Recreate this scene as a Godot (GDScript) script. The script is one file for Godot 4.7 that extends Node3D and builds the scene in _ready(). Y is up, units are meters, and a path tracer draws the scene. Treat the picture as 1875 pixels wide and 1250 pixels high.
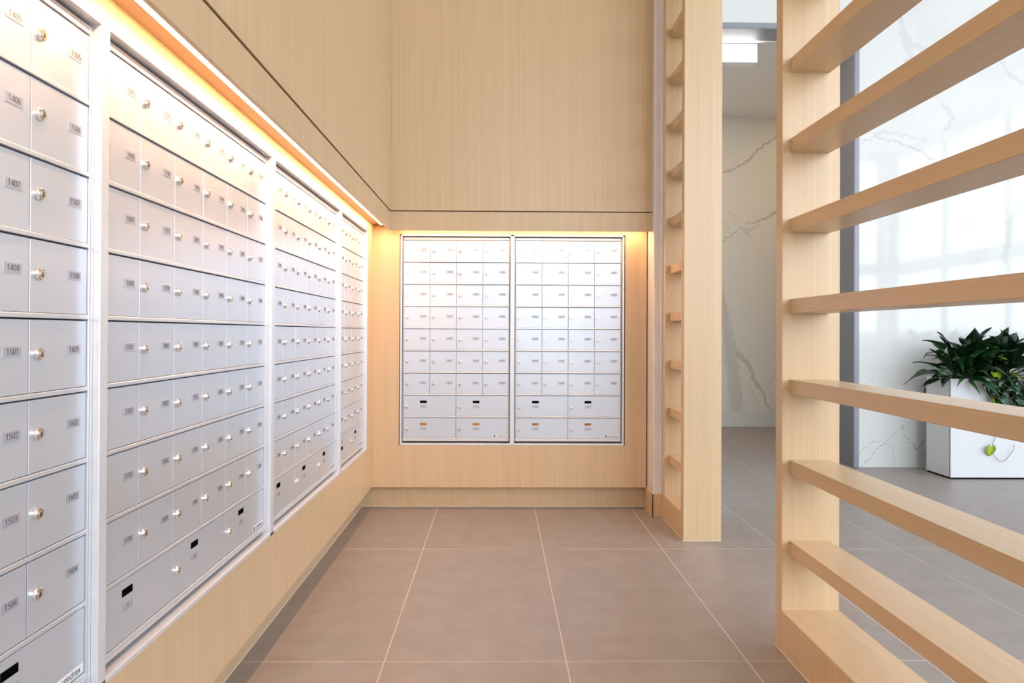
extends Node3D

# Distances called "d" run forward from the camera: world z = -d.
const CAM_H := 1.08417
const WALL_X := -0.7649        # face of the left mailbox surround
const BACK_D := 4.2922         # face of the back mailbox surround
const KICK := 0.0772           # depth of the toe kick recess
const FAS_X := -0.642          # face of the left upper panelling
const FAS_D := 4.1748          # face of the back upper panelling
const SCREEN_X := 0.9712       # alcove side of the slat screens
const CEIL := 5.2
const MARBLE_D := 5.675
const END_D := 8.13
const FACADE_X := 9.0
const REAR_D := -4.6

var M := {}
var used := {}
var rng := RandomNumberGenerator.new()

func _ready() -> void:
	# ---------- camera ----------
	var cam := Camera3D.new()
	cam.name = "camera"
	var f := 1283.14
	var near := 0.05
	cam.projection = Camera3D.PROJECTION_FRUSTUM
	cam.near = near
	cam.far = 60.0
	cam.size = 2.0 * near * 625.0 / f
	cam.frustum_offset = Vector2((937.5 - 928.954) / f * near, -(625.0 - 601.5145) / f * near)
	cam.transform = Transform3D(Basis(Vector3.UP, -0.01322) * Basis(Vector3.RIGHT, 0.00546) * Basis(Vector3.BACK, 0.00428), Vector3(0, CAM_H, 0))
	cam.current = true
	add_child(cam)
	# ---------- sky and exposure ----------
	var env := Environment.new()
	var sky := Sky.new()
	var sm := ProceduralSkyMaterial.new()
	sm.sky_top_color = Color(0.86, 0.93, 1.0)
	sm.sky_horizon_color = Color(0.98, 0.99, 1.0)
	sm.ground_horizon_color = Color(0.70, 0.70, 0.69)
	sm.ground_bottom_color = Color(0.55, 0.54, 0.52)
	sky.sky_material = sm
	env.background_mode = Environment.BG_SKY
	env.sky = sky
	env.background_energy_multiplier = 2.2
	env.tonemap_mode = Environment.TONE_MAPPER_LINEAR
	env.tonemap_exposure = 0.98
	env.sdfgi_enabled = true
	env.ssao_enabled = true
	env.ssil_enabled = true
	var we := WorldEnvironment.new()
	we.name = "world_environment"
	we.environment = env
	add_child(we)
	# ---------- area lights outside the unseen glazing, standing in for daylight ----------
	var day := Color(0.92, 0.96, 1.0)
	area("daylight", Vector3(FACADE_X + 0.15, 3.1, 0.1), Vector3(0, PI / 2, 0), Vector2(8.9, 3.9), day, 36.0)
	area("daylight", Vector3(4.5, 3.1, -REAR_D + 0.15), Vector3(0, 0, 0), Vector2(8.6, 3.9), day, 58.0)  # out of view, placed to light the post fronts and back mailboxes

	rng.seed = 11
	materials()
	shell()
	alcove()
	mailboxes()
	screens()
	lobby()
	planter_and_plants()

# ============================================================ helpers
func area(called: String, at: Vector3, turn: Vector3, size: Vector2, col: Color, energy: float) -> void:
	var l := AreaLight3D.new()
	l.name = called
	l.area_size = size
	l.area_normalize_energy = true
	l.light_color = col
	l.light_energy = energy
	l.area_range = 30.0
	l.area_attenuation = 2.0
	l.shadow_enabled = true
	l.position = at
	l.rotation = turn
	add_child(l, true)

func numbered(called: String) -> String:
	var n: int = used.get(called, 0)
	used[called] = n + 1
	return called if n == 0 else "%s_%03d" % [called, n]

func begin() -> SurfaceTool:
	var st := SurfaceTool.new()
	st.begin(Mesh.PRIMITIVE_TRIANGLES)
	return st

func tri(st: SurfaceTool, a: Vector3, b: Vector3, c: Vector3, n: Vector3, na = null, nb = null, nc = null) -> void:
	var flip := (b - a).cross(c - a).dot(n) > 0.0
	st.set_normal(na if na != null else n)
	st.add_vertex(a)
	if flip:
		st.set_normal(nc if nc != null else n)
		st.add_vertex(c)
		st.set_normal(nb if nb != null else n)
		st.add_vertex(b)
	else:
		st.set_normal(nb if nb != null else n)
		st.add_vertex(b)
		st.set_normal(nc if nc != null else n)
		st.add_vertex(c)

func quad(st: SurfaceTool, a: Vector3, b: Vector3, c: Vector3, d: Vector3, n: Vector3) -> void:
	tri(st, a, b, c, n)
	tri(st, a, c, d, n)

# box from lo to hi with chamfered edges
func bx(st: SurfaceTool, lo: Vector3, hi: Vector3, ch := 0.0) -> void:
	var c := (lo + hi) * 0.5
	var h := ((hi - lo) * 0.5).abs()
	var e := minf(ch, minf(h.x, minf(h.y, h.z)) * 0.9)
	for ax in 3:
		var u := (ax + 1) % 3
		var v := (ax + 2) % 3
		for s: float in [-1.0, 1.0]:
			var n := Vector3.ZERO
			n[ax] = s
			var p := []
			for q in [[-1, -1], [1, -1], [1, 1], [-1, 1]]:
				var w := Vector3.ZERO
				w[ax] = s * h[ax]
				w[u] = q[0] * (h[u] - e)
				w[v] = q[1] * (h[v] - e)
				p.append(c + w)
			quad(st, p[0], p[1], p[2], p[3], n)
	if e <= 0.0:
		return
	for ax in 3:
		var u := (ax + 1) % 3
		var v := (ax + 2) % 3
		for su: float in [-1.0, 1.0]:
			for sv: float in [-1.0, 1.0]:
				var n := Vector3.ZERO
				n[u] = su
				n[v] = sv
				var p := []
				for q in [[-1, 0], [1, 0], [1, 1], [-1, 1]]:
					var w := Vector3.ZERO
					w[ax] = q[0] * (h[ax] - e)
					w[u] = su * (h[u] - (e if q[1] == 1 else 0.0))
					w[v] = sv * (h[v] - (0.0 if q[1] == 1 else e))
					p.append(c + w)
				quad(st, p[0], p[1], p[2], p[3], n.normalized())
	for sx: float in [-1.0, 1.0]:
		for sy: float in [-1.0, 1.0]:
			for sz: float in [-1.0, 1.0]:
				var s := Vector3(sx, sy, sz)
				tri(st, c + s * (h - Vector3(0, e, e)), c + s * (h - Vector3(e, 0, e)), c + s * (h - Vector3(e, e, 0)), s.normalized())

# box given by x, y and forward distance ranges
func bd(st: SurfaceTool, x0: float, x1: float, y0: float, y1: float, d0: float, d1: float, ch := 0.0) -> void:
	bx(st, Vector3(minf(x0, x1), minf(y0, y1), -maxf(d0, d1)), Vector3(maxf(x0, x1), maxf(y0, y1), -minf(d0, d1)), ch)

# surface of revolution about local z; profile of Vector2(radius, z)
func lathe(st: SurfaceTool, prof: Array, seg := 20) -> void:
	for i in prof.size() - 1:
		var a: Vector2 = prof[i]
		var b: Vector2 = prof[i + 1]
		var t := b - a
		var nr := Vector2(t.y, -t.x).normalized()
		if nr.x < 0.0 or (absf(nr.x) < 0.001 and nr.y < 0.0):
			nr = -nr
		for k in seg:
			var a0 := TAU * k / seg
			var a1 := TAU * (k + 1) / seg
			var c0 := Vector3(cos(a0), sin(a0), 0)
			var c1 := Vector3(cos(a1), sin(a1), 0)
			var z := Vector3(0, 0, 1)
			var p0 := c0 * a.x + z * a.y
			var p1 := c1 * a.x + z * a.y
			var p2 := c1 * b.x + z * b.y
			var p3 := c0 * b.x + z * b.y
			var n0 := c0 * nr.x + z * nr.y
			var n1 := c1 * nr.x + z * nr.y
			if a.x > 0.0:
				tri(st, p0, p1, p2, n0 + n1, n0, n1, n1)
			if b.x > 0.0:
				tri(st, p0, p2, p3, n0 + n1, n0, n1, n0)

func tube(st: SurfaceTool, pts: Array, r: float, seg := 6) -> void:
	for i in pts.size() - 1:
		var a: Vector3 = pts[i]
		var b: Vector3 = pts[i + 1]
		var t := (b - a).normalized()
		var u := t.cross(Vector3(0.31, 0.2, 0.93)).normalized()
		var v := t.cross(u)
		for k in seg:
			var c0 := u * cos(TAU * k / seg) + v * sin(TAU * k / seg)
			var c1 := u * cos(TAU * (k + 1) / seg) + v * sin(TAU * (k + 1) / seg)
			tri(st, a + c0 * r, a + c1 * r, b + c1 * r, c0 + c1, c0, c1, c1)
			tri(st, a + c0 * r, b + c1 * r, b + c0 * r, c0 + c1, c0, c1, c0)

func obj(called: String, mesh, mat: Material, parent: Node = self) -> MeshInstance3D:
	var o := MeshInstance3D.new()
	o.name = numbered(called) if parent == self else called
	if mesh is SurfaceTool:
		mesh.set_material(mat)
		o.mesh = mesh.commit()
	else:
		o.mesh = mesh
		if mat:
			o.material_override = mat
	parent.add_child(o, true)
	return o

func struct(called: String, mesh, mat: Material, label := "") -> MeshInstance3D:
	var o := obj(called, mesh, mat)
	o.set_meta("kind", "structure")
	if label:
		o.set_meta("label", label)
	return o

func thing(called: String, label: String, category: String, at := Vector3.ZERO, turn := 0.0, group := "") -> Node3D:
	var o := Node3D.new()
	o.name = numbered(called)
	add_child(o)
	o.position = at
	o.rotation.y = turn
	tag(o, label, category, group)
	return o

func tag(o: Node, label: String, category: String, group := "") -> void:
	o.set_meta("label", label)
	o.set_meta("category", category)
	if group:
		o.set_meta("group", group)

func srgb(r: int, g: int, b: int) -> Color:
	return Color(r / 255.0, g / 255.0, b / 255.0)

func mat(col: Color, rough: float, metal := 0.0) -> StandardMaterial3D:
	var m := StandardMaterial3D.new()
	m.albedo_color = col
	m.roughness = rough
	m.metallic = metal
	return m

# ============================================================ materials
func wood_texture() -> ImageTexture:
	var w := 1024
	var h := 512
	var r := RandomNumberGenerator.new()
	r.seed = 5
	var layers := []
	for k in 3:   # three sets of grain columns, blended along the length
		var a := PackedFloat32Array()
		a.resize(w)
		var i := 0
		while i < w:
			var run := r.randi_range(2, 7)
			var v := r.randf_range(-1.0, 1.0)
			if r.randf() < 0.12:
				v -= 0.9
			for j in run:
				if i + j < w:
					a[i + j] = v
			i += run
		i = 0
		while i < w:   # broad tonal bands
			var run2 := r.randi_range(20, 70)
			var v2 := r.randf_range(-0.4, 0.4)
			for j in run2:
				if i + j < w:
					a[i + j] += v2
			i += run2
		layers.append(a)
	var bytes := PackedByteArray()
	bytes.resize(w * h * 3)
	for y in h:
		var t := float(y) / h * 3.0
		var k0 := int(t) % 3
		var s := smoothstep(0.0, 1.0, t - floorf(t))
		var A: PackedFloat32Array = layers[k0]
		var B: PackedFloat32Array = layers[(k0 + 1) % 3]
		for x in w:
			var v := A[x] * (1.0 - s) + B[x] * s
			v += r.randf_range(-0.25, 0.25)
			var g := 1.0 + v * 0.030
			var o := (y * w + x) * 3
			bytes[o] = clampi(int(236.0 * (1.0 + (g - 1.0) * 0.8)), 0, 255)
			bytes[o + 1] = clampi(int(232.0 * g), 0, 255)
			bytes[o + 2] = clampi(int(226.0 * (1.0 + (g - 1.0) * 1.35)), 0, 255)
	var im := Image.create_from_data(w, h, false, Image.FORMAT_RGB8, bytes)
	return ImageTexture.create_from_image(im)

func noise_tex(freq: float, colors: Array, offs: Array, size: int, ridged := false, warp := 0.0, sd := 1) -> NoiseTexture2D:
	var n := FastNoiseLite.new()
	n.noise_type = FastNoiseLite.TYPE_SIMPLEX_SMOOTH
	n.frequency = freq
	n.seed = sd
	n.fractal_type = FastNoiseLite.FRACTAL_RIDGED if ridged else FastNoiseLite.FRACTAL_FBM
	n.fractal_octaves = 3 if ridged else 5
	if ridged:
		n.fractal_gain = 0.3
	if warp > 0.0:
		n.domain_warp_enabled = true
		n.domain_warp_amplitude = warp
		n.domain_warp_frequency = freq * 1.5
		n.domain_warp_fractal_octaves = 3
	var g := Gradient.new()
	g.offsets = PackedFloat32Array(offs)
	g.colors = PackedColorArray(colors)
	var t := NoiseTexture2D.new()
	t.width = size
	t.height = size
	t.noise = n
	t.color_ramp = g
	t.seamless = not ridged
	return t

func wood(col: Color, rough: float, sx := 2.8, sy := 0.45, off := Vector3.ZERO) -> StandardMaterial3D:
	var m := mat(col, rough)
	m.albedo_texture = M.wood_tex
	m.uv1_triplanar = true
	m.uv1_scale = Vector3(sx, sy, sx)
	m.uv1_offset = off
	m.uv1_triplanar_sharpness = 8.0
	m.metallic_specular = 0.5
	return m

func materials() -> void:
	M.wood_tex = wood_texture()
	var oak := srgb(229, 202, 166)
	M.oak = wood(oak, 0.32)
	M.oak_b = wood(oak, 0.32, 2.8, 0.45, Vector3(0.37, 0.2, 0.61))
	M.oak_slat = wood(oak, 0.32, 3.2, 0.5, Vector3(0.13, 0.5, 0.3))
	M.gap = mat(srgb(66, 40, 20), 0.8)
	M.alu = mat(srgb(226, 228, 233), 0.32, 0.35)
	M.door = mat(srgb(212, 219, 230), 0.32, 0.55)
	M.rail = mat(srgb(220, 224, 230), 0.32, 0.55)
	M.pier = mat(srgb(244, 246, 250), 0.18, 0.3)
	M.dark = mat(srgb(38, 38, 42), 0.6)  # shade inside the mailbox units put into the colour
	M.chrome = mat(srgb(232, 231, 228), 0.2, 1.0)
	M.key = mat(srgb(70, 55, 45), 0.35, 0.8)
	M.plate = mat(srgb(191, 194, 203), 0.36, 0.5)
	M.ink = mat(srgb(92, 92, 104), 0.6)
	M.slot = mat(srgb(5, 5, 6), 0.85)
	M.slot.metallic_specular = 0.1
	M.slip = mat(srgb(176, 128, 62), 0.6)
	M.slip_mark = mat(srgb(110, 30, 24), 0.6)
	M.sticker = mat(srgb(236, 238, 243), 0.4)
	M.logo = mat(srgb(40, 44, 66), 0.5)
	M.white = mat(srgb(240, 241, 243), 0.12)
	M.plaster = mat(srgb(240, 239, 236), 0.75)
	M.grout = mat(srgb(214, 200, 188), 0.8)
	M.sealant = mat(srgb(236, 222, 204), 0.6)
	M.steel = mat(srgb(140, 143, 150), 0.5, 0.4)
	M.planter = mat(srgb(214, 216, 219), 0.2)
	M.soil = mat(srgb(32, 24, 18), 0.95)
	var tl := mat(srgb(255, 255, 255), 0.42)
	tl.albedo_texture = noise_tex(0.012, [srgb(149, 141, 137), srgb(153, 145, 141), srgb(157, 149, 145)], [0.2, 0.5, 0.85], 512, false, 0.0, 3)
	tl.uv1_triplanar = true
	tl.uv1_world_triplanar = true
	tl.uv1_scale = Vector3(0.9, 0.9, 0.9)
	M.tile = tl
	var ml := mat(Color.WHITE, 0.04)
	ml.albedo_texture = noise_tex(0.0016, [srgb(217, 219, 218), srgb(216, 218, 217), srgb(200, 203, 202), srgb(168, 172, 171)], [0.0, 0.80, 0.93, 1.0], 1024, true, 90.0, 8)
	ml.uv1_triplanar = true
	ml.uv1_world_triplanar = true
	ml.uv1_scale = Vector3(0.28, 0.28, 0.28)
	M.marble = ml
	M.lamp = mat(srgb(255, 255, 255), 0.5)
	M.lamp.emission_enabled = true
	M.lamp.emission = srgb(255, 252, 246)
	M.lamp.emission_energy_multiplier = 1.05
	M.led = mat(srgb(255, 255, 255), 0.5)
	M.led.emission_enabled = true
	M.led.emission = srgb(255, 222, 170)
	M.led.emission_energy_multiplier = 3.0

# ============================================================ setting
func shell() -> void:
	# floor: a slab with 0.6 x 1.2 m tiles laid on it, joints open to the grout
	var st := begin()
	bd(st, -1.2, FACADE_X + 0.3, -0.2, -0.0006, REAR_D - 0.3, END_D + 0.4)
	var fl := struct("floor", st, M.grout, "taupe porcelain tiled floor with thin pale joints")
	var joint := 0.0028
	var tile_mesh := begin()
	bx(tile_mesh, Vector3(-0.3 + joint / 2, -0.009, -0.6 + joint / 2), Vector3(0.3 - joint / 2, 0, 0.6 - joint / 2), 0.0012)
	tile_mesh.set_material(M.tile)
	var tm := tile_mesh.commit()
	for i in range(-1, 16):
		for j in range(-4, 7):
			var x := -0.3699 + 0.6 * i + 0.3
			var d := 3.518 - 1.2 * j + 0.6
			if d > END_D + 0.6 or d < REAR_D:
				continue
			var t := obj("tile", tm, null, fl)
			t.position = Vector3(x, 0, -d)
	# ceiling
	st = begin()
	bd(st, -1.2, FACADE_X + 0.3, CEIL, CEIL + 0.2, REAR_D - 0.3, MARBLE_D + 0.3)
	struct("ceiling", st, M.plaster, "plain white plaster ceiling")
	# outer walls
	st = begin()
	bd(st, -1.2, -1.0, 0, CEIL, REAR_D - 0.3, 4.6)
	struct("wall_left", st, M.plaster, "plain wall behind the left mailbox panelling")
	st = begin()
	bd(st, -1.0, 0.915, 0, CEIL, 4.5, 4.75)
	struct("wall_back", st, M.plaster, "plain wall behind the back mailbox panelling")
	st = begin()
	bd(st, -1.0, 0.2, 0, CEIL, REAR_D - 0.3, REAR_D)
	bd(st, 8.8, FACADE_X + 0.2, 0, CEIL, REAR_D - 0.3, REAR_D)
	bd(st, 0.2, 8.8, 0, 0.15, REAR_D - 0.3, REAR_D)
	bd(st, 0.2, 8.8, 5.05, CEIL, REAR_D - 0.3, REAR_D)
	struct("wall_rear", st, M.plaster, "unseen white wall behind the camera, its wide glazing placed to light the alcove")
	st = begin()
	bd(st, FACADE_X, FACADE_X + 0.2, 0, 0.15, REAR_D, MARBLE_D + 0.2)
	bd(st, FACADE_X, FACADE_X + 0.2, 5.05, CEIL, REAR_D, MARBLE_D + 0.2)
	bd(st, FACADE_X, FACADE_X + 0.2, 0.15, 5.05, 4.4, MARBLE_D + 0.2)
	struct("wall_right", st, M.plaster, "white glazed wall on the lobby side")
	# window frames of the glazed walls
	st = begin()
	for k in 6:
		var d := REAR_D + 0.05 + (4.4 - REAR_D - 0.1) * k / 5.0
		bd(st, FACADE_X + 0.02, FACADE_X + 0.12, 0.15, 5.05, d - 0.035, d + 0.035, 0.004)
	bd(st, FACADE_X + 0.03, FACADE_X + 0.11, 2.42, 2.70, REAR_D, 4.4, 0.004)
	bd(st, FACADE_X + 0.03, FACADE_X + 0.11, 0.15, 0.22, REAR_D, 4.4, 0.004)
	struct("window_1", st, M.steel, "grey window framing of the lobby side")
	st = begin()
	for k in 6:
		var x := 0.25 + 8.5 * k / 5.0
		bd(st, x - 0.035, x + 0.035, 0.15, 5.05, REAR_D - 0.12, REAR_D - 0.02, 0.004)
	bd(st, 0.2, 8.8, 2.42, 2.70, REAR_D - 0.11, REAR_D - 0.03, 0.004)
	struct("unseen_window_2", st, M.steel, "grey framing of the unseen glazing placed behind the camera")

func alcove() -> void:
	var kx := WALL_X - KICK
	var kd := BACK_D + KICK
	var near := REAR_D
	# ---- left mailbox surround with one long opening
	var oy0 := 0.395
	var oy1 := 1.683
	var od0 := 0.350
	var od1 := 4.102
	var w := struct("wall_surround_left", plank_hole(-1.0, WALL_X, 0.137, 1.737, near, BACK_D, od0, od1, oy0, oy1), M.oak, "pale oak panel around the left mailbox bank")
	var st := begin()
	bd(st, -1.0, kx, 0, 0.16, near, kd)
	obj("toe_kick", st, M.oak_b, w)
	st = begin()
	bd(st, kx, kx + 0.0015, 0, 0.003, near, kd)
	obj("sealant", st, M.sealant, w)
	# ---- left upper panelling: fascia, shadow gap, tall panel, cove soffit
	st = begin()
	bd(st, -1.0, FAS_X - 0.02, 1.737, 1.76, near, FAS_D + 0.1)
	var u := struct("wall_upper_left", st, M.oak, "pale oak panelling above the left mailboxes")
	st = begin()
	bd(st, FAS_X - 0.012, FAS_X, 1.690, 1.7995, near, FAS_D + 0.02, 0.001)
	obj("fascia", st, M.oak, u)
	st = begin()
	bd(st, FAS_X - 0.02, FAS_X - 0.010, 1.795, 1.815, near, FAS_D + 0.02)
	obj("shadow_gap", st, M.gap, u)
	st = begin()
	bd(st, FAS_X - 0.02, FAS_X, 1.8090, CEIL, near, FAS_D + 0.02, 0.001)
	obj("wood_panel", st, M.oak_b, u)
	# ---- back surround
	st = begin()
	var right := 0.9117
	bd(st, WALL_X, right, 0.137, 0.393, BACK_D, BACK_D + 0.16, 0.0008)
	bd(st, WALL_X, -0.603, 0.393, 1.685, BACK_D, BACK_D + 0.16)
	bd(st, 0.780, right, 0.393, 1.685, BACK_D, BACK_D + 0.16)
	bd(st, WALL_X, right, 1.685, 1.737, BACK_D, BACK_D + 0.16)
	w = struct("wall_surround_back", st, M.oak, "pale oak panel around the back mailbox bank")
	st = begin()
	bd(st, kx - 0.02, 0.9105, 0, 0.16, kd, kd + 0.08)
	obj("toe_kick", st, M.oak_b, w)
	st = begin()
	bd(st, kx, 0.9105, 0, 0.003, kd - 0.0015, kd)
	obj("sealant", st, M.sealant, w)
	st = begin()
	bd(st, FAS_X - 0.1, 0.9, 1.737, 1.76, FAS_D + 0.02, BACK_D + 0.16)
	u = struct("wall_upper_back", st, M.oak, "pale oak panelling above the back mailboxes")
	st = begin()
	bd(st, FAS_X, 0.922, 1.690, 1.8025, FAS_D, FAS_D + 0.012, 0.001)
	obj("fascia", st, M.oak, u)
	st = begin()
	bd(st, FAS_X, 0.921, 1.80, 1.812, FAS_D + 0.010, FAS_D + 0.02)
	obj("shadow_gap", st, M.gap, u)
	st = begin()
	bd(st, FAS_X, 0.905, 1.8085, CEIL, FAS_D, FAS_D + 0.02, 0.001)
	obj("wood_panel", st, M.oak_b, u)
	st = begin()
	bd(st, 0.905, 0.9175, 1.8085, CEIL, FAS_D + 0.003, FAS_D + 0.33)
	bd(st, 0.902, 0.9175, 1.737, 1.8085, FAS_D + 0.012, FAS_D + 0.33)
	obj("end_panel", st, M.oak_b, u)
	# ---- white pier closing the alcove, with a wooden baseboard
	st = begin()
	bd(st, 0.918, 1.172, 0, CEIL, 4.122, 4.75, 0.002)
	struct("wall_pier", st, M.pier, "narrow glossy white wall end beside the back mailboxes")
	st = begin()
	bd(st, 0.9107, 0.918, 0, 0.138, 4.1145, 4.37, 0.0008)
	bd(st, 0.9107, SCREEN_X + 0.003, 0, 0.138, 4.1145, 4.122, 0.0008)
	struct("baseboard_right", st, M.oak, "oak baseboard around the narrow white wall end")
	# ---- cove lighting
	var warm := Color(1.0, 0.77, 0.57)
	led("led_strip", -0.7035, 1.7285, 0.35, 4.22, true, "long warm glowing light strip above the left mailboxes", warm)
	led("led_strip", 4.245, 1.7285, -0.60, 0.88, false, "short warm glowing light strip above the back mailboxes", warm)

func plank_hole(x0: float, x1: float, y0: float, y1: float, d0: float, d1: float, hd0: float, hd1: float, hy0: float, hy1: float) -> SurfaceTool:
	var st := begin()
	bd(st, x0, x1, y0, hy0, d0, d1)
	bd(st, x0, x1, hy1, y1, d0, d1)
	bd(st, x0, x1, hy0, hy1, d0, hd0)
	bd(st, x0, x1, hy0, hy1, hd1, d1)
	return st

func led(called: String, at: float, y: float, a: float, b: float, along_d: bool, label: String, col: Color) -> void:
	var o: Node3D
	var n := (b - a)
	if along_d:
		o = thing(called, label, "light strip", Vector3(at, y, -(a + b) / 2))
	else:
		o = thing(called, label, "light strip", Vector3((a + b) / 2, y, -at), PI / 2)
	var st := begin()
	bx(st, Vector3(-0.009, 0.0, -n / 2), Vector3(0.009, 0.0085, n / 2), 0.001)
	obj("channel", st, M.alu, o)
	st = begin()
	bx(st, Vector3(-0.0075, -0.0015, -n / 2 + 0.004), Vector3(0.0075, 0.0, n / 2 - 0.004), 0.0007)
	obj("diffuser", st, M.led, o)
	var l := AreaLight3D.new()
	l.name = "strip_light"
	l.area_size = Vector2(0.014, n - 0.02)
	l.area_normalize_energy = true
	l.light_color = col
	l.light_energy = 0.58 * n
	l.area_range = 12.0
	l.area_attenuation = 2.0
	l.shadow_enabled = true
	l.position = Vector3(0, -0.0035, 0)
	l.transform.basis = Basis(Vector3.BACK, -0.22) * Basis(Vector3.RIGHT, -PI / 2)   # tilted to the wall
	o.add_child(l)

# ============================================================ mailboxes
const BACK_W := 0.1618        # column widths of the back and left units
const LEFT_W := 0.1645
const PITCH_H := 0.1363
const TOP := 1.6550          # centre of the topmost rail
var lock_mesh: ArrayMesh
var door_mesh := {}
var plate_cache := {}
var font: SystemFont

func lock_build() -> ArrayMesh:
	var st := begin()
	lathe(st, [Vector2(0.0112, 0.0), Vector2(0.0112, 0.0035), Vector2(0.0104, 0.0062), Vector2(0.0088, 0.0075), Vector2(0.0072, 0.0075), Vector2(0.0068, 0.0066), Vector2(0.0058, 0.0066), Vector2(0.0054, 0.0084), Vector2(0.0, 0.0086)], 22)
	st.set_material(M.chrome)
	var m := st.commit()
	st = begin()
	bx(st, Vector3(-0.0008, -0.0040, 0.0080), Vector3(0.0008, 0.0028, 0.0090))
	bx(st, Vector3(-0.0022, -0.0046, 0.0080), Vector3(0.0022, -0.0026, 0.0089))
	st.set_material(M.key)
	return st.commit(m)

func text_surface(m: ArrayMesh, text: String, size: float, at: Vector3, material: Material, centred := true) -> void:
	var t := TextMesh.new()
	t.font = font
	t.text = text
	t.font_size = 32
	t.pixel_size = size / 32.0
	t.depth = 0.0003
	t.curve_step = 4.0
	t.horizontal_alignment = HORIZONTAL_ALIGNMENT_CENTER if centred else HORIZONTAL_ALIGNMENT_LEFT
	t.vertical_alignment = VERTICAL_ALIGNMENT_CENTER
	var st := begin()
	st.append_from(t, 0, Transform3D(Basis(), at))
	st.set_material(material)
	st.commit(m)

func plate_build(text: String) -> ArrayMesh:
	if plate_cache.has(text):
		return plate_cache[text]
	var st := begin()
	bx(st, Vector3(-0.0215, -0.0088, 0), Vector3(0.0215, 0.0088, 0.0009), 0.0003)
	st.set_material(M.plate)
	var m := st.commit()
	text_surface(m, text, 0.0135, Vector3(0.001, 0, 0.0011), M.ink)
	plate_cache[text] = m
	return m

func logo_build() -> ArrayMesh:
	var st := begin()
	bx(st, Vector3(-0.046, -0.0085, 0), Vector3(0.046, 0.0085, 0.0008), 0.0003)
	st.set_material(M.sticker)
	var m := st.commit()
	st = begin()
	bx(st, Vector3(-0.041, -0.0058, 0.0008), Vector3(-0.037, 0.0058, 0.0011))
	bx(st, Vector3(-0.037, 0.0022, 0.0008), Vector3(-0.030, 0.0058, 0.0011))
	bx(st, Vector3(-0.037, -0.0014, 0.0008), Vector3(-0.0315, 0.0012, 0.0011))
	bx(st, Vector3(-0.037, -0.0058, 0.0008), Vector3(-0.030, -0.0024, 0.0011))
	st.set_material(M.logo)
	st.commit(m)
	text_surface(m, "cendrex", 0.0165, Vector3(0.0085, 0, 0.0010), M.logo)
	return m

func door_build(w: float) -> ArrayMesh:
	if not door_mesh.has(w):
		var st := begin()
		bx(st, Vector3(0, 0, -0.012), Vector3(w, PITCH_H - 0.0123, 0), 0.0007)
		st.set_material(M.door)
		door_mesh[w] = st.commit()
	return door_mesh[w]

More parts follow.
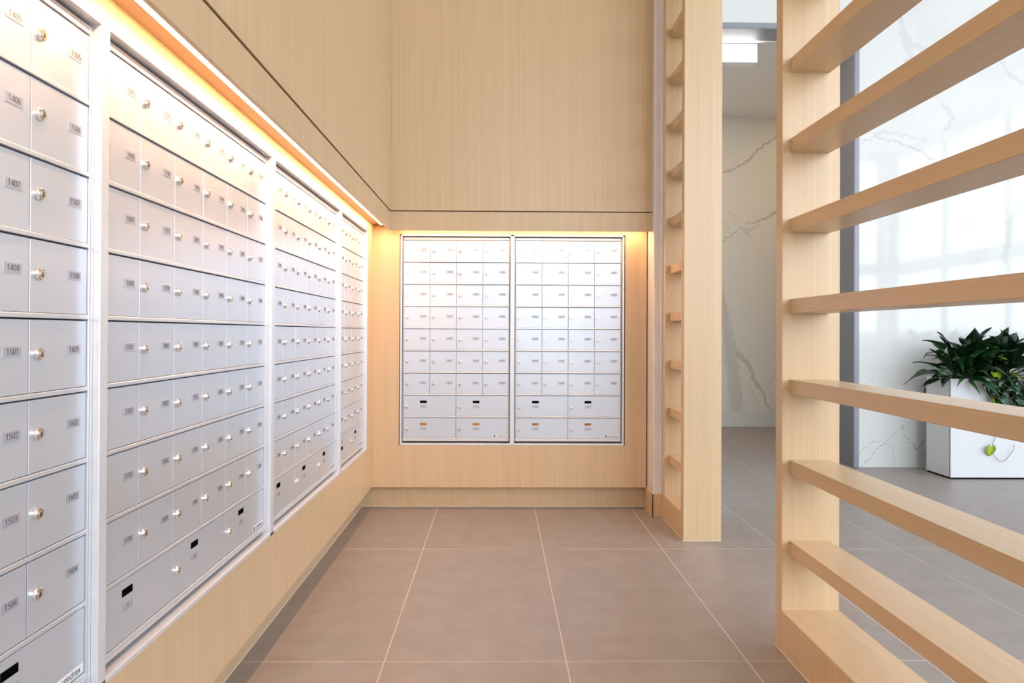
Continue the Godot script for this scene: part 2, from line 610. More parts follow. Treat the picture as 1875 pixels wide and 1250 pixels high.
# one module: rows of small doors over rows of wide parcel doors
func unit(label: String, at: Vector3, turn: float, cols: int, small_rows: int, big_rows: int, numbers: Callable, parcels: Array, opts := {}) -> void:
	var o := thing("mailbox_unit", label, "mailbox", at, turn, opts.get("group", ""))
	var pw: float = opts.get("pitch", BACK_W)
	var W := cols * pw
	var H := 9 * PITCH_H
	var face := -0.0215      # door faces behind the trim plane (local z)
	# body behind the doors, its aluminium coloured dark for shade in the gaps
	var st := begin()
	bx(st, Vector3(-0.006, 0, face - 0.14), Vector3(W + 0.006, H + 0.004, face - 0.0115))
	obj("body", st, M.dark, o)
	# frame of rails
	st = begin()
	bx(st, Vector3(-0.0036, -0.0085, face - 0.03), Vector3(-0.0006, H + 0.012, face + 0.004), 0.0012)
	bx(st, Vector3(W + 0.0006, -0.0085, face - 0.03), Vector3(W + 0.0036, H + 0.012, face + 0.004), 0.0012)
	for k in 10:
		var y := k * PITCH_H
		var lo := 0.0042
		var hi := 0.0042
		if k == 0:
			lo = 0.0130
		if k == 9:
			hi = 0.012
		bx(st, Vector3(-0.001, y - lo, face - 0.03), Vector3(W + 0.001, y + hi, face + 0.0030), 0.0012)
	obj("frame", st, M.rail, o)
	var n_big := cols / 2
	var up: float = opts.get("up", 0.0)
	for r in 9:
		var top := 9 * PITCH_H - r * PITCH_H
		var y0 := top - PITCH_H + 0.0052
		if r < small_rows:
			for c in cols:
				var d := obj("door", door_build(pw - 0.0020), null, o)
				d.position = Vector3(c * pw + 0.0010, y0, face)
				var k := obj("lock", lock_mesh, null, d)
				k.position = Vector3(0.0205, 0.0600 + up, 0)
				var p := obj("number_plate", plate_build(numbers.call(c, r)), null, d)
				p.position = Vector3(pw - 0.0020 - 0.0405, 0.0670 + up * 0.6, 0)
		else:
			for c in n_big:
				var wd := 2 * pw - 0.0020
				var d := obj("parcel_door", door_build(wd), null, o)
				d.position = Vector3(c * 2 * pw + 0.0010, y0, face)
				var k := obj("lock", lock_mesh, null, d)
				k.position = Vector3(0.0205, 0.0530 + up * 2.0, 0)
				var br := r - small_rows
				var num: int = parcels[c] + br
				var sy := 0.0865 + up * 2.0
				var py := 0.0580 + up * 1.5
				if opts.get("swap", -1) == c:
					sy = 0.0620
					py = 0.0950
				var p := obj("number_plate", plate_build(str(num)), null, d)
				p.position = Vector3(0.1225, py, 0)
				var tan: bool = big_rows == 2 and br == 1
				st = begin()
				bx(st, Vector3(-0.0210, -0.0078, 0), Vector3(0.0210, 0.0078, 0.0006))
				st.set_material(M.slip if tan else M.slot)
				var sm2 := st.commit()
				if tan and num >= 20:
					st = begin()
					bx(st, Vector3(-0.0105, -0.0035, 0.0006), Vector3(-0.0020, 0.0045, 0.0009))
					st.set_material(M.slip_mark)
					st.commit(sm2)
				var s := obj("card_slot", sm2, null, d)
				s.position = Vector3(0.1225, sy, 0)
				s.set_meta("label", "tan card slot" if tan else "black card slot")
				if r == 8 and c == n_big - 1:
					var lg := obj("maker_label", logo_mesh, null, d)
					lg.position = Vector3(wd - 0.0500, 0.0125, 0)

var logo_mesh: ArrayMesh

func trim_bank(called: String, spans: Array, turn: float, at: Vector3, label: String, near_gap := 0.0075, far_gap := 0.0075) -> void:
	# aluminium surround: outer ring, mullions between units and a liner in each opening; local x runs to the right
	var st := begin()
	var y0 := 0.3935
	var y1 := 1.6835
	var oy0 := 0.4045
	var oy1 := 1.6725
	var x0: float = spans[0][0] - 0.0075
	var x1: float = spans[-1][1] + 0.0075
	var proud := 0.0012
	var back := -0.05
	bx(st, Vector3(x0 - 0.0105, y0, back), Vector3(x1 + 0.0105, oy0, proud), 0.001)
	bx(st, Vector3(x0 - 0.0105, oy1, back), Vector3(x1 + 0.0105, y1, proud), 0.001)
	bx(st, Vector3(x0 - 0.0105, y0, back), Vector3(x0, y1, proud), 0.001)
	bx(st, Vector3(x1, y0, back), Vector3(x1 + 0.0105, y1, proud), 0.001)
	for i in spans.size() - 1:
		bx(st, Vector3(spans[i][1] + far_gap, y0, -0.014), Vector3(spans[i + 1][0] - near_gap, y1, proud), 0.0015)
		bx(st, Vector3(spans[i][1] + far_gap, oy0, back), Vector3(spans[i + 1][0] - 0.0075, oy1, -0.012), 0.0)
	var o := struct(called, st, M.alu, label)
	o.position = at
	o.rotation.y = turn

func code(series: int, slot: int) -> String:
	# eight boxes to a storey: n05..n08, then (n+1)01..(n+1)04
	var k := slot % 8
	var storey := series + slot / 8
	return "%d%02d" % [storey if k < 4 else storey + 1, 5 + k if k < 4 else k - 3]

func mailboxes() -> void:
	font = SystemFont.new()
	font.font_names = PackedStringArray(["Droid Sans"])
	lock_mesh = lock_build()
	logo_mesh = logo_build()
	var y := TOP - 9 * PITCH_H
	var starts := [0.3630, 1.3810, 2.4070, 3.4310]
	var cols := [6, 6, 6, 4]
	var first := [10, 16, 22, 28]
	var parcels := [[4, 5, 6], [7, 8, 9], [10, 11, 12], [13, 14]]
	var labels := [
		"silver mailbox unit cut off by the left edge of the picture, nearest the camera",
		"wide silver mailbox unit with doors 1605 to 2204, second from the left edge",
		"silver mailbox unit on the left wall, next to the narrow one, doors 2205 to 2804",
		"narrow silver mailbox unit farthest along the left wall, beside the oak corner"]
	var spans := []
	for i in 4:
		var f0: int = first[i]
		unit(labels[i], Vector3(WALL_X, y, -starts[i]), PI / 2, cols[i], 8, 1, func(c, r): return code(f0 + c, r), parcels[i], {"swap": 0 if i == 3 else -1, "pitch": LEFT_W, "up": 0.006})
		spans.append([starts[i], starts[i] + cols[i] * LEFT_W])
	trim_bank("trim_1", spans, PI / 2, Vector3(WALL_X, 0, 0), "pale aluminium frame around the left mailbox bank", -0.0025, 0.0045)
	var bs := [-0.5803, 0.1085]
	var blabels := [
		"left one of the two silver mailbox units on the back wall",
		"right one of the two silver mailbox units on the back wall"]
	var bspans := []
	for i in 2:
		var base: int = 7 * 4 * i
		unit(blabels[i], Vector3(bs[i], y, -BACK_D), 0.0, 4, 7, 2, func(c, r): return back_code(base + c * 7 + r), [15 + 4 * i, 17 + 4 * i])
		bspans.append([bs[i], bs[i] + 4 * BACK_W])
	trim_bank("trim_2", bspans, 0.0, Vector3(0, 0, -BACK_D), "pale aluminium frame around the back mailbox pair")

func back_code(i: int) -> String:
	return code(32, i)

# ============================================================ slat screens
func screen(label: String, d_a: float, d_b: float, post_at: Array) -> void:
	var o := thing("slat_screen", label, "screen", Vector3(SCREEN_X, 0, -d_a))
	var L := d_b - d_a
	var w := 0.1985
	for p in post_at:
		var st := begin()
		bx(st, Vector3(0, 0.003, -(p + 0.0525 - d_a)), Vector3(w, CEIL, -(p - d_a)), 0.0012)
		obj("post", st, M.oak, o)
		st = begin()
		bx(st, Vector3(-0.0012, 0, -(p + 0.0525 - d_a)), Vector3(w + 0.0012, 0.003, -(p - d_a) + 0.0012))
		obj("sealant", st, M.sealant, o)
	var lo: float = post_at[0] + 0.0525
	var hi: float = post_at[1]
	var run := hi - lo
	var base := obj("base", base_mesh(w, run), M.oak, o)
	base.position = Vector3(0, 0, -((lo + hi) / 2 - d_a))
	var se := begin()
	bx(se, Vector3(-0.0014, 0, -run / 2), Vector3(w + 0.0014, 0.003, run / 2))
	var so := obj("sealant", se, M.sealant, o)
	so.position = base.position
	var sl := begin()
	bx(sl, Vector3(0, -run / 2, 0), Vector3(0.136, run / 2, 0.0490), 0.0012)
	sl.set_material(M.oak_slat)
	var sm := sl.commit()
	for i in 17:
		var s := obj("slat", sm, null, o)
		s.rotation = Vector3(-PI / 2, 0, 0)      # local y -> -z, local z -> +y
		s.position = Vector3(0.0280, 0.3287 + 0.2751 * i, -((lo + hi) / 2 - d_a))

func base_mesh(w: float, run: float) -> ArrayMesh:
	var st := begin()
	bx(st, Vector3(0, 0.003, -run / 2), Vector3(w, 0.140, run / 2), 0.0012)
	return st.commit()

func screens() -> void:
	screen("oak slat screen closest to the camera, its slats running out of the right edge", -1.6, 2.4370, [-1.6, 2.3845])
	screen("oak slat screen seen end-on beside the back mailboxes, behind the doorway post", 3.6506, 4.1145, [3.6506, 4.0600])

# ============================================================ lobby
func lobby() -> void:
	# marble wall facing the camera, with the metal lined opening
	var ox0 := 1.35
	var ox1 := 2.8985
	var oy := 3.568
	var ft := 0.049
	var st := begin()
	bd(st, ox1 + 0.0425, 6.14, 0, CEIL, MARBLE_D + 0.002, MARBLE_D + 0.23)
	bd(st, 6.14, FACADE_X + 0.2, 0, CEIL, MARBLE_D, MARBLE_D + 0.23)
	bd(st, 1.172, ox0 - 0.0425, 0, CEIL, MARBLE_D, MARBLE_D + 0.23)
	bd(st, ox0 - 0.0425, ox1 + 0.0425, oy + ft, CEIL, MARBLE_D, MARBLE_D + 0.23)
	var lobby_wall := struct("wall_lobby", st, M.marble, "polished white marble wall with faint grey veins")
	var lm := mat(Color.WHITE, 0.04)
	lm.albedo_texture = lobby_marble()
	st = begin()
	var fz := -MARBLE_D
	uvquad(st, Vector3(ox1 + 0.0425, 0, fz), Vector3(6.14, 0, fz), Vector3(6.14, CEIL, fz), Vector3(ox1 + 0.0425, CEIL, fz))
	obj("marble_slab", st, lm, lobby_wall)
	st = begin()
	bd(st, ox1, ox1 + 0.0425, 0, oy + ft, MARBLE_D - 0.006, MARBLE_D + 0.234, 0.002)
	bd(st, ox0 - 0.0425, ox0, 0, oy + ft, MARBLE_D - 0.006, MARBLE_D + 0.234, 0.002)
	bd(st, ox0, ox1, oy, oy + ft, MARBLE_D - 0.006, MARBLE_D + 0.234, 0.002)
	bd(st, ox1 + 0.008, ox1 + 0.012, 0, oy + 0.008, MARBLE_D - 0.008, MARBLE_D - 0.006)
	bd(st, ox0, ox1 + 0.012, oy + 0.008, oy + 0.012, MARBLE_D - 0.008, MARBLE_D - 0.006)
	struct("trim_3", st, M.steel, "grey metal portal lining the passage opening")
	# side wall between alcove and passage side of the lobby
	st = begin()
	bd(st, 1.1, 1.172, 0, CEIL, 4.75, MARBLE_D + 0.23)
	struct("wall_side", st, M.plaster, "plain white lobby side wall")
	# passage behind the opening
	st = begin()
	bd(st, 0.6, 0.8, 0, 3.605, MARBLE_D + 0.23, END_D + 0.3)
	struct("wall_passage_left", st, M.plaster, "plain passage wall")
	st = begin()
	bd(st, 4.2, 4.4, 0, 3.605, MARBLE_D + 0.23, END_D + 0.3)
	struct("wall_passage_right", st, M.plaster, "plain passage wall")
	st = begin()
	bd(st, 0.6, 4.4, 3.605, 3.8, MARBLE_D + 0.225, END_D + 0.3)
	struct("ceiling_passage", st, M.plaster, "plain white passage ceiling")
	var em := mat(Color.WHITE, 0.06)
	em.albedo_texture = end_marble()
	st = begin()
	var a := Vector3(0.8, 0.183, -END_D)
	var b := Vector3(4.2, 3.605, -END_D)
	uvquad(st, a, Vector3(b.x, a.y, a.z), b, Vector3(a.x, b.y, a.z))
	bd(st, 0.8, 4.2, 0, 3.605, END_D + 0.001, END_D + 0.2)
	struct("wall_end", st, em, "cream marble end wall with bold grey veins")
	st = begin()
	bd(st, 0.8, 4.2, 0, 0.183, END_D - 0.004, END_D, 0.001)
	struct("baseboard_end", st, M.marble, "white marble skirting under the veined end wall")
	# lit box hanging from the passage ceiling just inside the opening
	var o := thing("ceiling_light", "bright white rectangular light box under the passage ceiling beyond the doorway", "ceiling light", Vector3(1.90, 3.605, -6.05))
	st = begin()
	bx(st, Vector3(-0.345, -0.166, -0.10), Vector3(0.345, 0, -0.0), 0.004)
	obj("housing", st, M.white, o)
	st = begin()
	bx(st, Vector3(-0.340, -0.162, 0.0), Vector3(0.340, -0.012, 0.004), 0.001)
	obj("diffuser", st, M.lamp, o)
	var l := AreaLight3D.new()
	l.name = "box_light"
	l.area_size = Vector2(0.66, 0.14)
	l.area_normalize_energy = true
	l.light_color = Color(1.0, 0.98, 0.95)
	l.light_energy = 0.25
	l.area_range = 12.0
	l.area_attenuation = 2.0
	l.shadow_enabled = true
	l.position = Vector3(0, -0.087, 0.008)
	l.rotation.y = PI
	o.add_child(l)
	unseen_downlight("unseen round ceiling lamp at the left of the passage, placed to light it", Vector3(1.55, 3.604, -7.2), Color(1.0, 0.84, 0.64), 0.9)
	unseen_downlight("unseen round ceiling lamp at the right of the passage, placed to light it", Vector3(3.75, 3.604, -7.2), Color(1.0, 0.84, 0.64), 0.9)

func unseen_downlight(label: String, at: Vector3, col: Color, energy: float) -> void:  # lamp out of view, placed to light the passage warmly
	var o := thing("unseen_downlight", label, "unseen_downlight", at)
	var st := begin()
	lathe(st, [Vector2(0.055, 0.004), Vector2(0.075, 0.0), Vector2(0.075, -0.004), Vector2(0.055, -0.006), Vector2(0.055, 0.004)], 24)
	var r := obj("trim_ring", st, M.white, o)
	r.rotation.x = PI / 2
	r.position.y = -0.004
	st = begin()
	bx(st, Vector3(-0.045, -0.003, -0.045), Vector3(0.045, 0.0, 0.045), 0.001)
	obj("lens", st, M.lamp, o)
	var l := AreaLight3D.new()
	l.name = "lens_light"
	l.area_size = Vector2(0.09, 0.09)
	l.area_normalize_energy = true
	l.light_color = col
	l.light_energy = energy
	l.area_range = 12.0
	l.area_attenuation = 2.0
	l.shadow_enabled = true
	l.position.y = -0.006
	l.rotation.x = -PI / 2
	o.add_child(l)

func uvquad(st: SurfaceTool, a: Vector3, b: Vector3, c: Vector3, d: Vector3) -> void:
	var v := [a, d, c, a, c, b]
	var uv := [Vector2(0, 1), Vector2(0, 0), Vector2(1, 0), Vector2(0, 1), Vector2(1, 0), Vector2(1, 1)]
	for i in 6:
		st.set_normal(Vector3(0, 0, 1))
		st.set_uv(uv[i])
		st.add_vertex(v[i])

var vein_img: Image
var vein_at := Rect2()          # the stretch of wall the picture covers, in metres
var vein_base := Color.WHITE

func vein(pts: Array, r0: float, r1: float, dark: float, edge := false) -> void:
	var w := vein_img.get_width()
	var h := vein_img.get_height()
	var n := FastNoiseLite.new()
	n.seed = pts.size() * 7 + int(r0 * 1000.0)
	n.frequency = 0.05
	var total := 0.0
	for i in pts.size() - 1:
		total += pts[i].distance_to(pts[i + 1])
	var run := 0.0
	for i in pts.size() - 1:
		var p: Vector2 = pts[i]
		var q: Vector2 = pts[i + 1]
		var len := p.distance_to(q)
		var steps := maxi(2, int(len / 0.004))
		for s in steps:
			var t := float(s) / steps
			var c := p.lerp(q, t)
			c += Vector2(n.get_noise_1d((run + len * t) * 330.0), n.get_noise_1d((run + len * t) * 330.0 + 500.0)) * 0.026
			var k := (run + len * t) / total
			var rad := lerpf(r0, r1, k) * (0.75 + 0.6 * n.get_noise_1d((run + len * t) * 500.0 + 90.0))
			var cx := (c.x - vein_at.position.x) / vein_at.size.x * w
			var cy := (1.0 - (c.y - vein_at.position.y) / vein_at.size.y) * h
			var pr := maxf(1.2, rad / vein_at.size.x * w)
			for yy in range(maxi(0, int(cy - pr - 1)), mini(h, int(cy + pr + 2))):
				for xx in range(maxi(0, int(cx - pr - 1)), mini(w, int(cx + pr + 2))):
					var dd := Vector2(xx - cx, yy - cy).length() / pr
					if dd < 1.0:
						var al := (1.0 - smoothstep(0.45, 1.0, dd)) * dark * 0.62
						var was := vein_img.get_pixel(xx, yy)
						var now := vein_base * (1.0 - al)
						if was.r > now.r:
							vein_img.set_pixel(xx, yy, now)
		run += len

func lobby_marble() -> ImageTexture:
	vein_img = Image.create(1024, 1664, false, Image.FORMAT_RGB8)
	vein_at = Rect2(2.94, 0.0, 3.2, 5.2)
	vein_base = srgb(217, 219, 218)
	vein_img.fill(vein_base)
	var n := FastNoiseLite.new()
	n.seed = 12
	n.frequency = 0.006
	n.fractal_octaves = 4
	for y in 1664:
		for x in 1024:
			var c := vein_base * (1.0 - 0.045 * maxf(0.0, n.get_noise_2d(x, y * 0.8 + x * 0.4)))
			vein_img.set_pixel(x, y, c)
	for q in [
			[0.004, 0.004, 0.30, [2.96, 0.00, 3.02, 0.07, 3.13, 0.18, 3.29, 0.32, 3.39, 0.38]],
			[0.006, 0.004, 0.18, [2.94, 0.12, 3.03, 0.19, 3.12, 0.22, 3.21, 0.17, 3.25, 0.00]],
			[0.004, 0.008, 0.34, [3.28, 0.35, 3.33, 0.25, 3.41, 0.15, 3.47, 0.21, 3.51, 0.29]],
			[0.05, 0.03, 0.07, [3.29, 3.55, 3.38, 3.33, 3.47, 3.28, 3.31, 3.33]],
			[0.03, 0.05, 0.07, [3.24, 3.73, 3.35, 3.46, 3.60, 3.37, 3.92, 3.24]],
			[0.006, 0.016, 0.16, [2.94, 2.64, 3.06, 2.69, 3.24, 2.66, 3.44, 2.59, 3.58, 2.48]],
			[0.03, 0.012, 0.07, [3.06, 2.72, 3.22, 2.73, 3.5, 2.66]],
			[0.02, 0.03, 0.09, [4.10, 3.33, 4.19, 3.20, 4.41, 3.11]],
			[0.03, 0.03, 0.07, [3.62, 2.97, 3.71, 2.86, 3.65, 2.75]],
			[0.03, 0.05, 0.08, [4.03, 1.45, 4.14, 1.72, 4.19, 2.03, 4.4, 2.3]],
			[0.006, 0.005, 0.16, [3.02, 0.73, 3.06, 0.69]],
			[0.01, 0.02, 0.15, [4.4, 0.2, 4.8, 1.1, 5.0, 1.9, 5.4, 2.4, 5.7, 3.4]]]:
		vein(pairs(q[3]), q[0], q[1], q[2])
	return ImageTexture.create_from_image(vein_img)

func pairs(a: Array) -> Array:
	var r := []
	for i in a.size() / 2:
		r.append(Vector2(a[2 * i], a[2 * i + 1]))
	return r

func end_marble() -> ImageTexture:
	vein_img = Image.create(1024, 1024, false, Image.FORMAT_RGB8)
	vein_at = Rect2(0.8, 0.183, 3.4, 3.422)
	vein_base = Color(0.885, 0.875, 0.85)
	vein_img.fill(vein_base)
	var V := func(a): 
		var r := []
		for i in a.size() / 2:
			r.append(Vector2(a[2 * i], a[2 * i + 1]))
		return r
	vein(V.call([2.3, 2.93, 2.604, 2.963, 2.711, 2.987, 2.818, 3.049, 2.911, 3.103, 2.987, 3.196, 3.095, 3.289, 3.171, 3.328, 3.233, 3.389, 3.387, 3.475]), 0.020, 0.016, 0.26)
	vein(V.call([3.6, 2.66, 3.388, 2.571, 3.227, 2.493, 3.143, 2.447, 3.035, 2.4, 2.958, 2.372, 2.866, 2.384]), 0.040, 0.008, 0.24)
	vein(V.call([2.836, 2.322, 2.897, 2.277, 2.974, 2.323, 3.035, 2.339]), 0.035, 0.02, 0.10)
	vein(V.call([2.82, 2.314, 2.728, 2.237, 2.606, 2.168, 2.406, 2.136]), 0.006, 0.014, 0.25)
	vein(V.call([2.435, 2.717, 2.605, 2.588, 2.697, 2.49, 2.805, 2.368]), 0.006, 0.005, 0.2)
	vein(V.call([2.605, 2.397, 2.674, 2.336, 2.713, 2.245]), 0.007, 0.006, 0.2)
	vein(V.call([2.828, 2.314, 2.897, 2.231, 2.974, 2.224]), 0.007, 0.006, 0.25)
	vein(V.call([2.5, 1.95, 2.561, 1.694, 2.615, 1.404, 2.67, 1.098, 2.709, 0.793, 2.756, 0.488, 2.787, 0.153]), 0.05, 0.105, 0.12)
	vein(V.call([2.608, 1.48, 2.7, 1.328, 2.723, 1.144, 2.778, 0.87, 2.809, 0.626, 2.833, 0.336, 2.902, 0.153]), 0.005, 0.007, 0.24)
	vein(V.call([2.601, 1.129, 2.64, 0.717, 2.702, 0.442, 2.657, 0.152]), 0.004, 0.006, 0.18)
	vein(V.call([2.793, 0.855, 2.932, 0.702, 2.993, 0.535, 3.101, 0.398, 3.117, 0.291, 3.225, 0.154]), 0.045, 0.018, 0.17)
	vein(V.call([2.932, 0.489, 2.994, 0.336, 3.056, 0.199]), 0.007, 0.005, 0.2)
	vein(V.call([3.30, 0.70, 3.239, 0.612, 3.116, 0.428]), 0.005, 0.004, 0.2)
	return ImageTexture.create_from_image(vein_img)

# ============================================================ planter and plants
func leaf_mesh(kind: String, L: float, W: float, bend: float, fold: float, material: Material) -> ArrayMesh:
	# blade along +y from the origin, face towards +z, bending backwards (-z) over its length
	var st := begin()
	var n := 9
	var rows := []
	for i in n + 1:
		var t := float(i) / n
		var hw := 0.0
		match kind:
			"broad":
				hw = sin(PI * pow(t, 0.72)) * 0.5 * (1.0 - 0.25 * t)
			"lance":
				hw = sin(PI * pow(t, 0.6)) * 0.5 * (1.0 - 0.35 * t)
			"heart":
				hw = 0.5 * (1.0 - pow((t - 0.30) / 0.70, 1.7)) if t > 0.3 else 0.5 * (0.55 + 0.45 * sin(t / 0.3 * PI / 2))
			"ivy":
				hw = [0.12, 0.42, 0.5, 0.30, 0.26, 0.36, 0.22, 0.14, 0.07, 0.0][i]
		if i == n:
			hw = 0.0
		hw *= W
		var y := L * sin(bend * t) / bend if bend > 0.01 else L * t
		var z := -L * (1.0 - cos(bend * t)) / bend if bend > 0.01 else 0.0
		var up := Vector3(0, cos(bend * t), -sin(bend * t))
		var nz := Vector3(0, sin(bend * t), cos(bend * t))
		var mid := Vector3(0, y, z)
		if kind == "heart" and i == 0:
			mid.y += 0.0
		var lift := nz * hw * fold
		var wave := nz * W * 0.05 * sin(t * 9.0)
		var drop := -up * L * (0.20 if kind == "heart" and t < 0.35 else 0.0) * (1.0 - t / 0.35)
		rows.append([mid + Vector3(-hw, 0, 0) + lift + wave + drop, mid + Vector3(-hw * 0.5, 0, 0) + lift * 0.35, mid, mid + Vector3(hw * 0.5, 0, 0) + lift * 0.35, mid + Vector3(hw, 0, 0) + lift - wave + drop])
	st.set_smooth_group(0)
	for i in n:
		for j in 4:
			var a: Vector3 = rows[i][j]
			var b: Vector3 = rows[i][j + 1]
			var c: Vector3 = rows[i + 1][j + 1]
			var d: Vector3 = rows[i + 1][j]
			for p in [[a, 0, 0, b, 1, 0, c, 1, 1], [a, 0, 0, c, 1, 1, d, 0, 1]]:
				# clockwise seen from +z
				var order := [0, 2, 1]
				for k in order:
					var q: Vector3 = p[k * 3]
					st.set_uv(Vector2((j + p[k * 3 + 1]) / 4.0, 1.0 - (i + p[k * 3 + 2]) / float(n)))
					st.add_vertex(q)
	st.generate_normals()
	st.set_material(material)
	return st.commit()

func leaf_texture(edge: Color, mid: Color, rib: Color) -> ImageTexture:
	var im := Image.create(64, 128, false, Image.FORMAT_RGB8)
	for y in 128:
		for x in 64:
			var u := absf(x / 63.0 - 0.5) * 2.0
			var v := y / 127.0
			var ribs := 0.5 + 0.5 * sin((v * 9.0 + u * 1.6) * TAU)
			var c := mid.lerp(edge, smoothstep(0.15, 0.9, u))
			c = c.lerp(rib, 0.35 * pow(ribs, 6.0) * (1.0 - u))
			if u < 0.05:
				c = rib
			im.set_pixel(x, y, c)
	return ImageTexture.create_from_image(im)

func leaf_mat(edge: Color, mid: Color, rib: Color, rough := 0.28) -> StandardMaterial3D:
	var m := mat(Color.WHITE, rough)
	m.albedo_texture = leaf_texture(edge, mid, rib)
	m.cull_mode = BaseMaterial3D.CULL_DISABLED
	m.backlight_enabled = true
	m.backlight = Color(0.02, 0.05, 0.01)
	return m

func aim(at: Vector3, dir: Vector3, roll := 0.0, size := 1.0) -> Transform3D:
	# local y along dir, local z as far up as it goes (upper face of the leaf)
	var y := dir.normalized()
	var x := y.cross(Vector3.UP)
	if x.length() < 0.05:
		x = Vector3.RIGHT
	x = x.normalized()
	var z := x.cross(y).normalized()
	var b := Basis(x, y, z) * Basis(Vector3.UP, roll)
	return Transform3D(b.scaled_local(Vector3.ONE * size), at)

func clump(called: String, label: String, category: String, at: Vector3, meshes: Array, count: int, reach: float, height: float, stem_mat: Material, sd: int, tilt0 := 0.15, tilt1 := 1.35, low := 0.0, extra := []) -> Node3D:
	var o := thing(called, label, category, at)
	var r := RandomNumberGenerator.new()
	r.seed = sd
	var st := begin()
	var leaves := []
	for i in count:
		var k := (i + 0.5) / count
		var az := i * 2.39996 + r.randf_range(-0.3, 0.3)
		var tilt := lerpf(tilt0, tilt1, k) + r.randf_range(-0.12, 0.12)
		var out := Vector3(cos(az), 0, sin(az))
		if out.z < 0.0:
			out.z *= 0.25     # the wall behind keeps leaves forward
		var hgt := lerpf(height, low, k) * r.randf_range(0.8, 1.1)
		var tip := out * reach * 0.42 * sin(tilt) * r.randf_range(0.7, 1.1) + Vector3(0, maxf(hgt, 0.02), 0)
		var mid := tip * 0.5 + Vector3(0, hgt * 0.18, 0) - out * reach * 0.05
		tube(st, [Vector3(out.x * 0.01, -0.03, out.z * 0.01), mid, tip], 0.0028, 5)
		var dir := (out * sin(tilt) + Vector3.UP * cos(tilt)).normalized()
		leaves.append(aim(tip, dir, r.randf_range(-0.5, 0.5), r.randf_range(0.8, 1.12)))
	for q in extra:     # single leaves that stand out: [blade base, blade tip]
		var b: Vector3 = q[0] - at
		var span: Vector3 = q[1] - q[0]
		tube(st, [Vector3(0, -0.03, 0.02), b * 0.55 + Vector3(0, 0.03, 0.02), b], 0.0028, 5)
		leaves.append(aim(b, span, 0.3, span.length() / 0.26))
	obj("stem", st, stem_mat, o)
	for i in leaves.size():
		var l := obj("leaf", meshes[i % meshes.size()], null, o)
		l.transform = leaves[i]
	return o

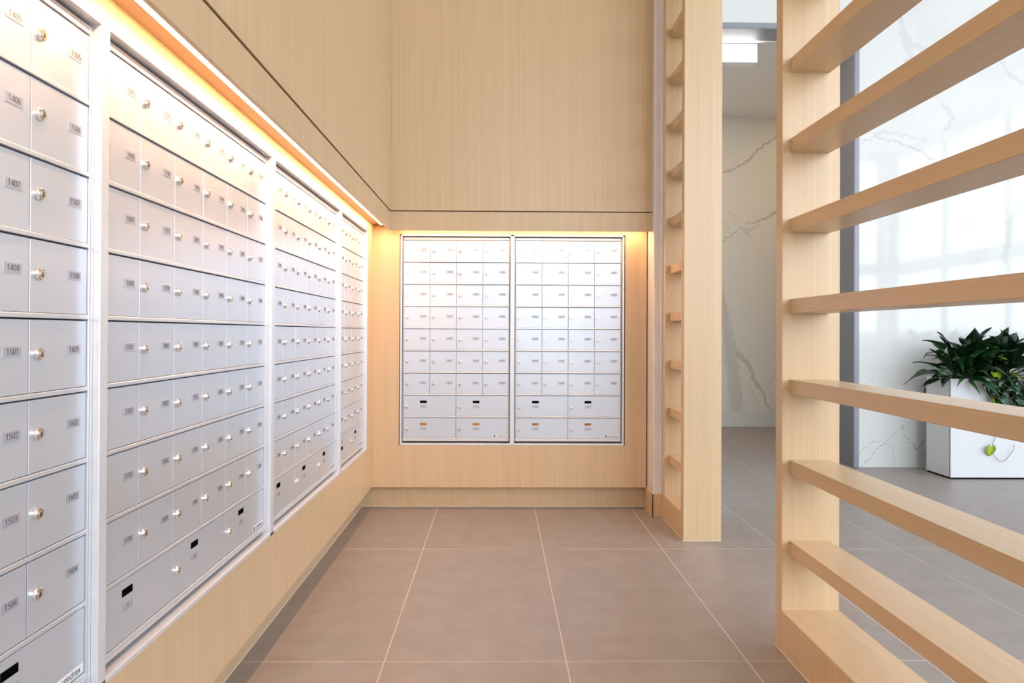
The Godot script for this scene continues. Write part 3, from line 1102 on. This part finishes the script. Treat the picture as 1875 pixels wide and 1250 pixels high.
func planter_and_plants() -> void:
	var px0 := 3.3925
	var px1 := 4.95
	var pd0 := 5.208
	var pd1 := 5.52
	var h := 0.7525
	var o := thing("planter", "tall glossy white rectangular planter box standing against the marble wall", "planter", Vector3((px0 + px1) / 2, 0, -(pd0 + pd1) / 2))
	var hx := (px1 - px0) / 2
	var hz := (pd1 - pd0) / 2
	var st := begin()
	var e := 0.0025
	bx(st, Vector3(-hx, 0.012, hz - 0.016), Vector3(hx, h, hz), e)
	bx(st, Vector3(-hx, 0.012, -hz), Vector3(hx, h, -hz + 0.016), e)
	bx(st, Vector3(-hx, 0.012, -hz + 0.004), Vector3(-hx + 0.016, h, hz - 0.004), e)
	bx(st, Vector3(hx - 0.016, 0.012, -hz + 0.004), Vector3(hx, h, hz - 0.004), e)
	obj("body", st, M.planter, o)
	st = begin()
	bx(st, Vector3(-hx + 0.012, 0, -hz + 0.012), Vector3(hx - 0.012, 0.03, hz - 0.006))
	obj("plinth", st, M.slot, o)
	st = begin()
	bx(st, Vector3(-hx + 0.014, 0.3, -hz + 0.014), Vector3(hx - 0.014, h - 0.02, hz - 0.014))
	obj("soil", st, M.soil, o)

	var dark := leaf_mat(srgb(13, 30, 15), srgb(15, 38, 18), srgb(30, 66, 30))
	var mid := leaf_mat(srgb(16, 50, 22), srgb(22, 68, 28), srgb(96, 140, 80))
	var fern := leaf_mat(srgb(30, 84, 34), srgb(44, 104, 40), srgb(90, 140, 60), 0.4)
	var lime := leaf_mat(srgb(118, 142, 20), srgb(160, 182, 34), srgb(190, 200, 80), 0.35)
	var ivy := leaf_mat(srgb(84, 108, 100), srgb(58, 92, 70), srgb(150, 170, 160), 0.3)
	var stem := mat(srgb(46, 74, 34), 0.6)
	var vine := mat(srgb(132, 120, 44), 0.6)
	var y := h - 0.03
	var broad := [leaf_mesh("broad", 0.27, 0.155, 0.75, 0.35, dark), leaf_mesh("broad", 0.24, 0.14, 0.45, 0.3, dark), leaf_mesh("broad", 0.25, 0.125, 1.1, 0.4, mid)]
	var lance := [leaf_mesh("lance", 0.27, 0.092, 0.8, 0.4, mid), leaf_mesh("lance", 0.22, 0.08, 0.5, 0.4, dark), leaf_mesh("lance", 0.28, 0.085, 1.2, 0.4, mid)]
	clump("lance_leaf_plant", "dark green plant with long pointed leaves spilling past the planter's left end", "potted plant", Vector3(3.50, y, -5.33), lance, 26, 0.34, 0.17, stem, 21, 0.35, 1.75, 0.02, [[Vector3(3.40, 0.93, -5.30), Vector3(3.19, 1.02, -5.26)], [Vector3(3.42, 0.96, -5.32), Vector3(3.25, 1.11, -5.30)], [Vector3(3.38, 0.80, -5.28), Vector3(3.21, 0.74, -5.24)]])
	clump("broad_leaf_plant", "dark plant with broad rounded leaves at left of the white planter", "potted plant", Vector3(3.66, y, -5.34), broad, 30, 0.30, 0.18, stem, 4, 0.1, 1.3, 0.03, [[Vector3(3.44, 0.94, -5.30), Vector3(3.43, 1.12, -5.31)], [Vector3(3.56, 0.93, -5.30), Vector3(3.59, 1.10, -5.30)]])
	clump("broad_leaf_plant", "dark broad-leaved plant with one tall upright leaf, in the middle of the white planter", "potted plant", Vector3(3.93, y, -5.34), broad, 34, 0.36, 0.20, stem, 9, 0.06, 1.5, 0.02, [[Vector3(3.83, 0.97, -5.29), Vector3(3.865, 1.17, -5.29)], [Vector3(3.80, 0.93, -5.28), Vector3(3.70, 1.08, -5.27)]])
	clump("broad_leaf_plant", "dark broad-leaved plant at the right end of the white planter", "potted plant", Vector3(4.40, y, -5.34), broad, 26, 0.36, 0.20, stem, 14, 0.1, 1.5, 0.02)
	# upright leaf of the second broad plant
	var fp := clump("fern", "small bright fern hanging over the front rim of the white planter", "potted plant", Vector3(3.53, y, -5.26), [leaf_mesh("lance", 0.20, 0.034, 1.3, 0.2, fern), leaf_mesh("lance", 0.17, 0.030, 0.9, 0.2, fern)], 22, 0.20, 0.09, stem, 31, 0.5, 1.9, 0.0)
	fp.position.y += 0.0
	# lime pothos with heart leaves, one long shoot hanging down the front
	var po := thing("pothos", "lime green trailing plant with heart leaves, one shoot hanging down the planter front", "potted plant", Vector3(3.78, y, -5.28))
	st = begin()
	var base := Vector3(3.78, y, -5.28)
	var fz := -5.185
	var shoot := [Vector3(3.79, 0.70, -5.26), Vector3(3.775, 0.765, -5.205), Vector3(3.758, 0.70, fz), Vector3(3.754, 0.565, fz), Vector3(3.758, 0.444, fz), Vector3(3.735, 0.36, fz), Vector3(3.709, 0.309, fz), Vector3(3.690, 0.255, fz)]
	var tail := [Vector3(3.690, 0.255, fz), Vector3(3.701, 0.185, fz), Vector3(3.735, 0.150, fz), Vector3(3.763, 0.135, fz), Vector3(3.795, 0.152, fz), Vector3(3.825, 0.190, fz), Vector3(3.855, 0.230, fz), Vector3(3.857, 0.262, fz)]
	var loc := func(a: Array): 
		var r := []
		for p in a:
			r.append(p - base)
		return r
	tube(st, loc.call(shoot), 0.0022, 6)
	tube(st, loc.call(tail), 0.0020, 6)
	var hearts := [[3.735, 0.935, -5.25, -0.3, 0.5], [3.777, 0.905, -5.22, 0.2, -0.4], [3.722, 0.80, -5.20, -0.2, -0.5], [3.69, 0.62, -5.18, 0.1, -0.8], [3.96, 0.68, -5.18, 0.3, -0.7], [3.83, 0.79, -5.20, 0.5, -0.2], [3.85, 0.58, -5.18, 0.4, -0.8]]
	for q in hearts:
		tube(st, [Vector3(0, 0.0, 0.02), Vector3((q[0] - 3.78) * 0.6, maxf(0.06, (q[1] - y) * 0.7), 0.05), Vector3(q[0], q[1], q[2]) - base], 0.0018, 5)
	obj("vine", st, vine, po)
	var hm := leaf_mesh("heart", 0.082, 0.068, 0.5, 0.25, lime)
	for q in hearts:
		var l := obj("leaf", hm, null, po)
		l.transform = aim(Vector3(q[0], q[1], q[2]) - base, Vector3(q[3], q[4], 0.7), 0.0, 1.0)
	var lone := obj("leaf", hm, null, po)
	lone.transform = Transform3D(Basis(Vector3.BACK, PI * 0.96), Vector3(3.678, 0.252, fz + 0.004) - base)
	# ivy over the front
	var iv := thing("ivy", "grey green ivy spilling over the front of the white planter", "potted plant", Vector3(3.80, y, -5.26))
	base = Vector3(3.80, y, -5.26)
	var im := [leaf_mesh("ivy", 0.075, 0.085, 0.4, 0.2, ivy), leaf_mesh("ivy", 0.085, 0.09, 0.5, 0.2, mid), leaf_mesh("broad", 0.085, 0.05, 0.6, 0.3, dark)]
	var r2 := RandomNumberGenerator.new()
	r2.seed = 77
	st = begin()
	var places := []
	for k in 9:
		var x := 3.60 + 0.048 * k
		var fall := [0.10, 0.22, 0.20, 0.16, 0.24, 0.27, 0.20, 0.25, 0.17][k] as float
		var pts := [Vector3(x, y - 0.01, -5.27), Vector3(x, h + 0.03, -5.215), Vector3(x + 0.02, h - 0.04, -5.19), Vector3(x + 0.035, h - fall, -5.185)]
		tube(st, loc_of(pts, base), 0.0018, 5)
		var m := int(fall / 0.028)
		for j in m:
			var t := (j + 0.5) / m
			places.append([Vector3(x + 0.03 * t + r2.randf_range(-0.03, 0.03), h + 0.03 - (fall + 0.02) * t, -5.186 + r2.randf_range(0.0, 0.03)), Vector3(r2.randf_range(-0.8, 0.8), r2.randf_range(-1.0, 0.1), 0.55)])
	obj("vine", st, vine, iv)
	for k in places.size():
		var l := obj("leaf", im[[0, 1, 2, 1, 0, 2, 1][k % 7]], null, iv)
		l.transform = aim(places[k][0] - base, places[k][1], r2.randf_range(-0.4, 0.4), r2.randf_range(0.75, 1.15))

func loc_of(a: Array, base: Vector3) -> Array:
	var r := []
	for p in a:
		r.append(p - base)
	return r
